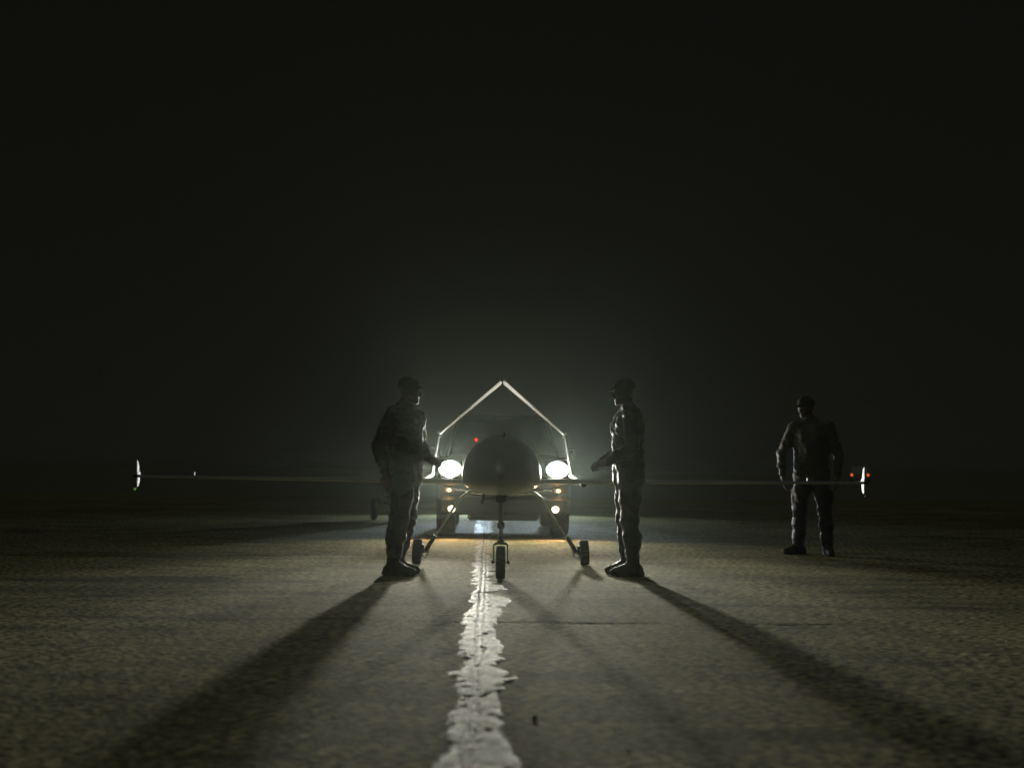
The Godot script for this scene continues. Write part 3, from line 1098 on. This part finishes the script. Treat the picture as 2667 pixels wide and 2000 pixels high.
func boot_prims(ankle: Vector3, yaw: float, shaft_to: Vector3) -> Array:
	var b := Basis(Vector3.UP, yaw)
	var o := Vector3(ankle.x, 0, ankle.z)
	var K := Color.WHITE
	return [
		[o + Vector3(0, 0.09, -0.005), shaft_to, 0.056, 0.062, 0.03, K],
		[o + b * Vector3(0, 0.052, -0.055), o + b * Vector3(0, 0.055, 0.03), 0.040, 0.044, 0.04, K],
		[o + b * Vector3(0, 0.062, 0.02), o + b * Vector3(0.004, 0.042, 0.145), 0.046, 0.036, 0.03, K],
		[o + b * Vector3(0, 0.095, 0.005), o + b * Vector3(0, 0.070, 0.075), 0.045, 0.036, 0.03, K],
		[o + b * Vector3(0.006, 0.038, 0.10), o + b * Vector3(0.004, 0.036, 0.178), 0.042, 0.033, 0.02, K],
		[o + b * Vector3(0, 0.020, -0.068), o + b * Vector3(0, 0.020, 0.0), 0.036, 0.036, 0.008, K],
		[o + b * Vector3(0, 0.016, 0.02), o + b * Vector3(0.004, 0.018, 0.17), 0.038, 0.032, 0.008, K],
	]


# legs: [[knee, ankle, toe yaw], ...] left then right; arms: [[shoulder, elbow, wrist, hand dir, back of hand, curl], ...]
func make_person(label: String, pos: Vector3, turn: float, o: Dictionary) -> void:
	var p := thing("person", label, "person", pos, turn)
	var jac: Color = o.jacket
	var tro: Color = o.trousers
	var skin := Color(0.10, 0.06, 0.042)
	var H := Basis(Vector3.UP, o.chest_yaw)
	var body := []
	var cc: Vector3 = o.chest            # middle of the chest
	var pel: Vector3 = o.pelvis
	var up := (cc - pel).normalized()
	# torso: two columns, shoulders, belly, hem of the jacket
	for s in [-1.0, 1.0]:
		body.append([pel + H * Vector3(s * 0.085, 0.04, 0), cc + H * Vector3(s * 0.095, 0.02, 0.0), 0.122, 0.118, 0.06, jac])
		body.append([cc + H * Vector3(s * 0.06, 0.10, -0.005), cc + H * Vector3(s * 0.155, 0.125, -0.01), 0.080, 0.066, 0.06, jac])
		body.append([pel + H * Vector3(s * 0.07, -0.075, 0), pel + H * Vector3(s * 0.075, 0.02, 0), 0.128, 0.120, 0.03, jac])
	body.append([pel.lerp(cc, 0.3) + H * Vector3(0, 0, 0.045), pel.lerp(cc, 0.75) + H * Vector3(0, 0, 0.03), 0.11, 0.115, 0.06, jac])
	body.append([cc + H * Vector3(-0.05, 0.02, 0.05), cc + H * Vector3(0.05, 0.02, 0.05), 0.085, 0.085, 0.05, jac])
	# collar
	body.append([cc + H * Vector3(-0.03, 0.175, 0.0), cc + H * Vector3(0.03, 0.175, 0.0), 0.066, 0.066, 0.03, jac])
	# chest pockets
	for s in [-1.0, 1.0]:
		body.append([cc + H * Vector3(s * 0.075, -0.04, 0.118), cc + H * Vector3(s * 0.095, 0.02, 0.112), 0.026, 0.026, 0.015, jac])
	# legs
	for k in 2:
		var s := 1.0 if k == 0 else -1.0
		var hip: Vector3 = pel + Basis(Vector3.UP, o.hip_yaw) * Vector3(s * 0.095, -0.05, 0)
		var knee: Vector3 = o.legs[k][0]
		var ank: Vector3 = o.legs[k][1]
		body.append([hip, hip.lerp(knee, 0.5), 0.112 * o.bag, 0.102 * o.bag, 0.05, tro])
		body.append([hip.lerp(knee, 0.5), knee, 0.102 * o.bag, 0.083 * o.bag, 0.04, tro])
		var calf := knee.lerp(ank, 0.38) + Vector3(0, 0, -0.012)
		var cuff := knee.lerp(ank, o.cuff)
		body.append([knee, calf, 0.083 * o.bag, 0.086 * o.bag, 0.04, tro])
		body.append([calf, cuff, 0.086 * o.bag, 0.074 * o.bag, 0.03, tro])
		# cargo pocket
		var mid := hip.lerp(knee, 0.62) + Basis(Vector3.UP, o.hip_yaw) * Vector3(s * 0.075, 0, 0.0)
		body.append([mid + Vector3(0, 0.05, 0), mid - Vector3(0, 0.06, 0), 0.042, 0.045, 0.02, tro])
	var hands := []
	for k in 2:
		var ar: Array = o.arms[k]
		var sh: Vector3 = ar[0]
		var el: Vector3 = ar[1]
		var wr: Vector3 = ar[2]
		body.append([sh, sh.lerp(el, 0.55), 0.077, 0.066, 0.05, jac])
		body.append([sh.lerp(el, 0.55), el, 0.066, 0.059, 0.03, jac])
		body.append([el, el.lerp(wr, 0.5), 0.059, 0.054, 0.03, jac])
		body.append([el.lerp(wr, 0.5), wr + (el - wr).normalized() * 0.02, 0.054, 0.043, 0.03, jac])
		hands.append(hand_prims(wr + (wr - el).normalized() * 0.012, ar[3], ar[4], ar[6], ar[5], skin))
	var g := Geo.new()
	nets(body, 0.0115, g, 0.018, noise(o.seed, 7.0, 4))
	# neck and head on a finer grid, part of the same mesh
	var hb := Basis(Vector3.UP, o.head_yaw) * Basis(Vector3.RIGHT, o.head_pitch)
	var ho: Vector3 = o.head
	var hp := head_prims(ho, hb, skin)
	hp.append([cc + H * Vector3(0, 0.13, -0.01), ho + hb * Vector3(0, -0.03, -0.015), 0.060, 0.054, 0.02, skin])
	nets(hp, 0.005, g)
	for h in hands:
		nets(h, 0.0042, g)
	part("body", g.mesh(), M.cloth, p)
	# headgear
	var cg := Geo.new()
	var K := Color.WHITE
	var cap := []
	cap.append([ho + hb * Vector3(0, 0.062, -0.024), ho + hb * Vector3(0, 0.060, 0.022), 0.084, 0.078, 0.03, K])
	cap.append([ho + hb * Vector3(-0.024, 0.06, -0.01), ho + hb * Vector3(0.024, 0.06, -0.01), 0.076, 0.076, 0.03, K])
	if o.brim:
		for s in [-0.045, -0.022, 0.0, 0.022, 0.045]:
			cap.append([ho + hb * Vector3(s, 0.058, 0.07), ho + hb * Vector3(s * 0.9, 0.040, 0.158 - absf(s) * 0.5), 0.012, 0.007, 0.012, K])
	nets(cap, 0.006, cg)
	# cut away all that would hang below the hat line
	part("cap", trim_below(cg, ho + hb * Vector3(0, 0.030, 0), (hb * Vector3(0, 1, 0.12)).normalized()), M.cap, p)
	for k in 2:
		var ank: Vector3 = o.legs[k][1]
		var bg := Geo.new()
		nets(boot_prims(ank, o.legs[k][2], ank + (o.legs[k][0] - ank) * (1.0 - o.cuff + 0.12)), 0.0075, bg, 0.006, noise(o.seed + 5, 28.0, 2))
		part("boot", bg.mesh(), M.boot, p)


func trim_below(g: Geo, p: Vector3, n: Vector3) -> ArrayMesh:
	for k in g.v.size():
		var d := (g.v[k] - p).dot(n)
		if d < 0:
			g.v[k] = g.v[k] - n * d
			g.n[k] = (g.n[k] + n * 0.0).normalized()
	return g.mesh()


func build_people() -> void:
	# left: in profile, turned to the aircraft, one hand forward, the other hanging
	make_person("person in cap and bloused trousers standing left of the aircraft facing it", Vector3(-0.897, 0, -11.0), deg_to_rad(90), {
		"seed": 101, "jacket": Color(0.016, 0.017, 0.013), "trousers": Color(0.015, 0.015, 0.012), "bag": 1.0, "cuff": 0.74,
		"pelvis": Vector3(0, 0.955, 0.01), "chest": Vector3(0, 1.34, 0.0), "hip_yaw": deg_to_rad(-8), "chest_yaw": deg_to_rad(-28),
		"head": Vector3(0, 1.655, 0.035), "head_yaw": deg_to_rad(-4), "head_pitch": deg_to_rad(4), "brim": true,
		"legs": [[Vector3(0.10, 0.50, 0.025), Vector3(0.105, 0.10, -0.055), 0.05], [Vector3(-0.10, 0.50, -0.03), Vector3(-0.115, 0.10, -0.075), -0.1]],
		"arms": [[Vector3(0.17, 1.43, 0.10), Vector3(0.20, 1.15, 0.14), Vector3(0.13, 1.055, 0.205), Vector3(-0.1, -0.35, 1), Vector3(0.9, 0.4, 0), 0.9, 1.0],
			[Vector3(-0.19, 1.43, -0.10), Vector3(-0.25, 1.155, -0.215), Vector3(-0.25, 0.925, -0.15), Vector3(0, -1, 0.25), Vector3(-1, 0, 0), 0.4, 1.0]]})
	# right: in strict profile, both fists before the belly
	make_person("person standing right of the aircraft with fists held before the belt", Vector3(1.154, 0, -11.2), deg_to_rad(-90), {
		"seed": 202, "jacket": Color(0.015, 0.016, 0.012), "trousers": Color(0.016, 0.016, 0.012), "bag": 0.93, "cuff": 0.78,
		"pelvis": Vector3(0, 0.965, -0.02), "chest": Vector3(0, 1.36, -0.015), "hip_yaw": deg_to_rad(4), "chest_yaw": deg_to_rad(12),
		"head": Vector3(0, 1.675, 0.02), "head_yaw": deg_to_rad(5), "head_pitch": deg_to_rad(6), "brim": true,
		"legs": [[Vector3(0.10, 0.51, -0.02), Vector3(0.11, 0.10, -0.055), -0.12], [Vector3(-0.10, 0.51, 0.005), Vector3(-0.12, 0.10, -0.02), 0.1]],
		"arms": [[Vector3(0.19, 1.45, -0.02), Vector3(0.25, 1.17, -0.03), Vector3(0.11, 1.035, 0.19), Vector3(-0.45, -0.15, 0.9), Vector3(0.6, 0.7, 0.1), 1.05, 1.0],
			[Vector3(-0.19, 1.45, 0.02), Vector3(-0.25, 1.17, 0.03), Vector3(-0.08, 1.03, 0.22), Vector3(0.45, -0.2, 0.9), Vector3(-0.6, 0.7, 0.1), 1.05, -1.0]]})
	# far right: facing the camera, turned a little to the aircraft, feet apart, arms hanging
	make_person("person in jacket and long trousers standing far right behind the wing", Vector3(3.63, 0, -14.1), deg_to_rad(-22), {
		"seed": 303, "jacket": Color(0.05, 0.047, 0.030), "trousers": Color(0.03, 0.03, 0.03), "bag": 0.95, "cuff": 0.93,
		"pelvis": Vector3(0, 0.985, 0), "chest": Vector3(0.0, 1.38, 0.0), "hip_yaw": 0.0, "chest_yaw": deg_to_rad(-6),
		"head": Vector3(-0.06, 1.70, 0.03), "head_yaw": deg_to_rad(-30), "head_pitch": deg_to_rad(10), "brim": true,
		"legs": [[Vector3(0.15, 0.53, 0.03), Vector3(0.17, 0.10, 0.0), 0.35], [Vector3(-0.14, 0.53, 0.02), Vector3(-0.165, 0.10, -0.02), -0.85]],
		"arms": [[Vector3(0.205, 1.47, 0), Vector3(0.30, 1.18, -0.03), Vector3(0.30, 0.93, 0.06), Vector3(0, -1, 0.2), Vector3(1, 0, 0), 0.4, -1.0],
			[Vector3(-0.21, 1.47, 0), Vector3(-0.345, 1.17, 0.0), Vector3(-0.325, 0.92, 0.07), Vector3(0.1, -1, 0.2), Vector3(-1, 0, 0), 0.4, 1.0]]})


# ------------------------------------------------------------------ small and distant things
func build_small_things() -> void:
	# a two-wheeled equipment cart beyond the left person
	var ct := thing("equipment_cart", "dark two-wheeled equipment cart beyond the person on the left", "cart", Vector3(-1.98, 0, -22.2), deg_to_rad(12))
	part("cart_bed", box(0.62, 0.10, 1.1, 0.02).mesh(), M.tarp, ct, at(0, 0.36, 0))
	part("cart_box", box(0.5, 0.26, 0.8, 0.04).mesh(), M.tarp, ct, at(0, 0.545, -0.05))
	part("draw_bar", tube([Vector3(0, 0.36, 0.5), Vector3(0, 0.28, 1.15)], [0.022, 0.022], 10).mesh(), M.steel, ct)
	for s in [-1.0, 1.0]:
		var w := part("wheel", wheel_mesh(0.20, 0.10, 0.010, 18), M.rubber, ct, at(s * 0.37, 0.20, 0))
		part("rim", rim_mesh(0.11, 0.085), M.steel, w)
	# a car parked far off on the right: only its two amber lamps show
	var car := thing("parked_car", "distant parked car showing two small amber lamps beyond the right wingtip", "car", Vector3(32.7, 0, -110.0), deg_to_rad(-16))
	part("body", slab_zy([Vector2(2.1, 0.35), Vector2(2.1, 0.75), Vector2(1.0, 0.92), Vector2(-1.9, 0.95), Vector2(-2.1, 0.6), Vector2(-2.1, 0.35)], -0.85, 0.85).mesh(), M.pale_car, car)
	part("cabin", slab_zy([Vector2(0.9, 0.93), Vector2(0.2, 1.42), Vector2(-1.3, 1.44), Vector2(-1.8, 0.96)], -0.70, 0.70).mesh(), M.pale_car, car)
	for s in [-1.0, 1.0]:
		var l := part("marker_lamp", lens_mesh(0.13, 0.13, 0.03), M.amber_far, car, at(s * 0.70, 0.69, 2.11))
		l.set_meta("label", "small amber lamp of the distant car")
		for z in [1.3, -1.3]:
			part("wheel", wheel_mesh(0.31, 0.2, 0.006, 16), M.rubber, car, at(s * 0.78, 0.31, z))
	# a loose stone by the joint
	var g := Geo.new()
	nets([[Vector3(-0.003, 0.006, 0), Vector3(0.005, 0.007, 0.003), 0.007, 0.0055, 0.004, Color.WHITE]], 0.0018, g, 0.003, noise(77, 90.0, 2))
	var st := part("pebble", g.mesh(), M.stone, self, at(0.134, 0.0, -4.75))
	st.set_meta("label", "small dark pebble on the concrete right of the sealant band")
	st.set_meta("category", "pebble")

	# loose grit on the concrete, thickest right of the band
	var gg := Geo.new()
	nets([[Vector3(-0.2, 0, 0), Vector3(0.25, 0.05, 0.1), 0.5, 0.38, 0.2, Color.WHITE]], 0.22, gg, 0.3, noise(78, 1.4, 2))
	var mm := MultiMesh.new()
	mm.transform_format = MultiMesh.TRANSFORM_3D
	mm.mesh = gg.mesh()
	mm.instance_count = 1500
	for k in 1500:
		var z := -3.2 - 10.0 * pow(rng.randf(), 1.3)
		var x := rng.randfn(0.42, 0.22) if k % 3 else rng.randf_range(-4.5, 4.5)
		var sc := 0.0016 + 0.0028 * pow(rng.randf(), 3.0)
		var bs := Basis.from_euler(Vector3(rng.randf() * TAU, rng.randf() * TAU, rng.randf() * TAU)).scaled(Vector3.ONE * sc)
		mm.set_instance_transform(k, Transform3D(bs, Vector3(x, ground_height(x, z) + sc * 0.4, z)))
	var gi := MultiMeshInstance3D.new()
	gi.name = "grit"
	gi.multimesh = mm
	gi.material_override = M.grit
	gi.set_meta("kind", "stuff")
	gi.set_meta("label", "fine loose grit glinting on the concrete")
	gi.set_meta("category", "grit")
	add_child(gi)
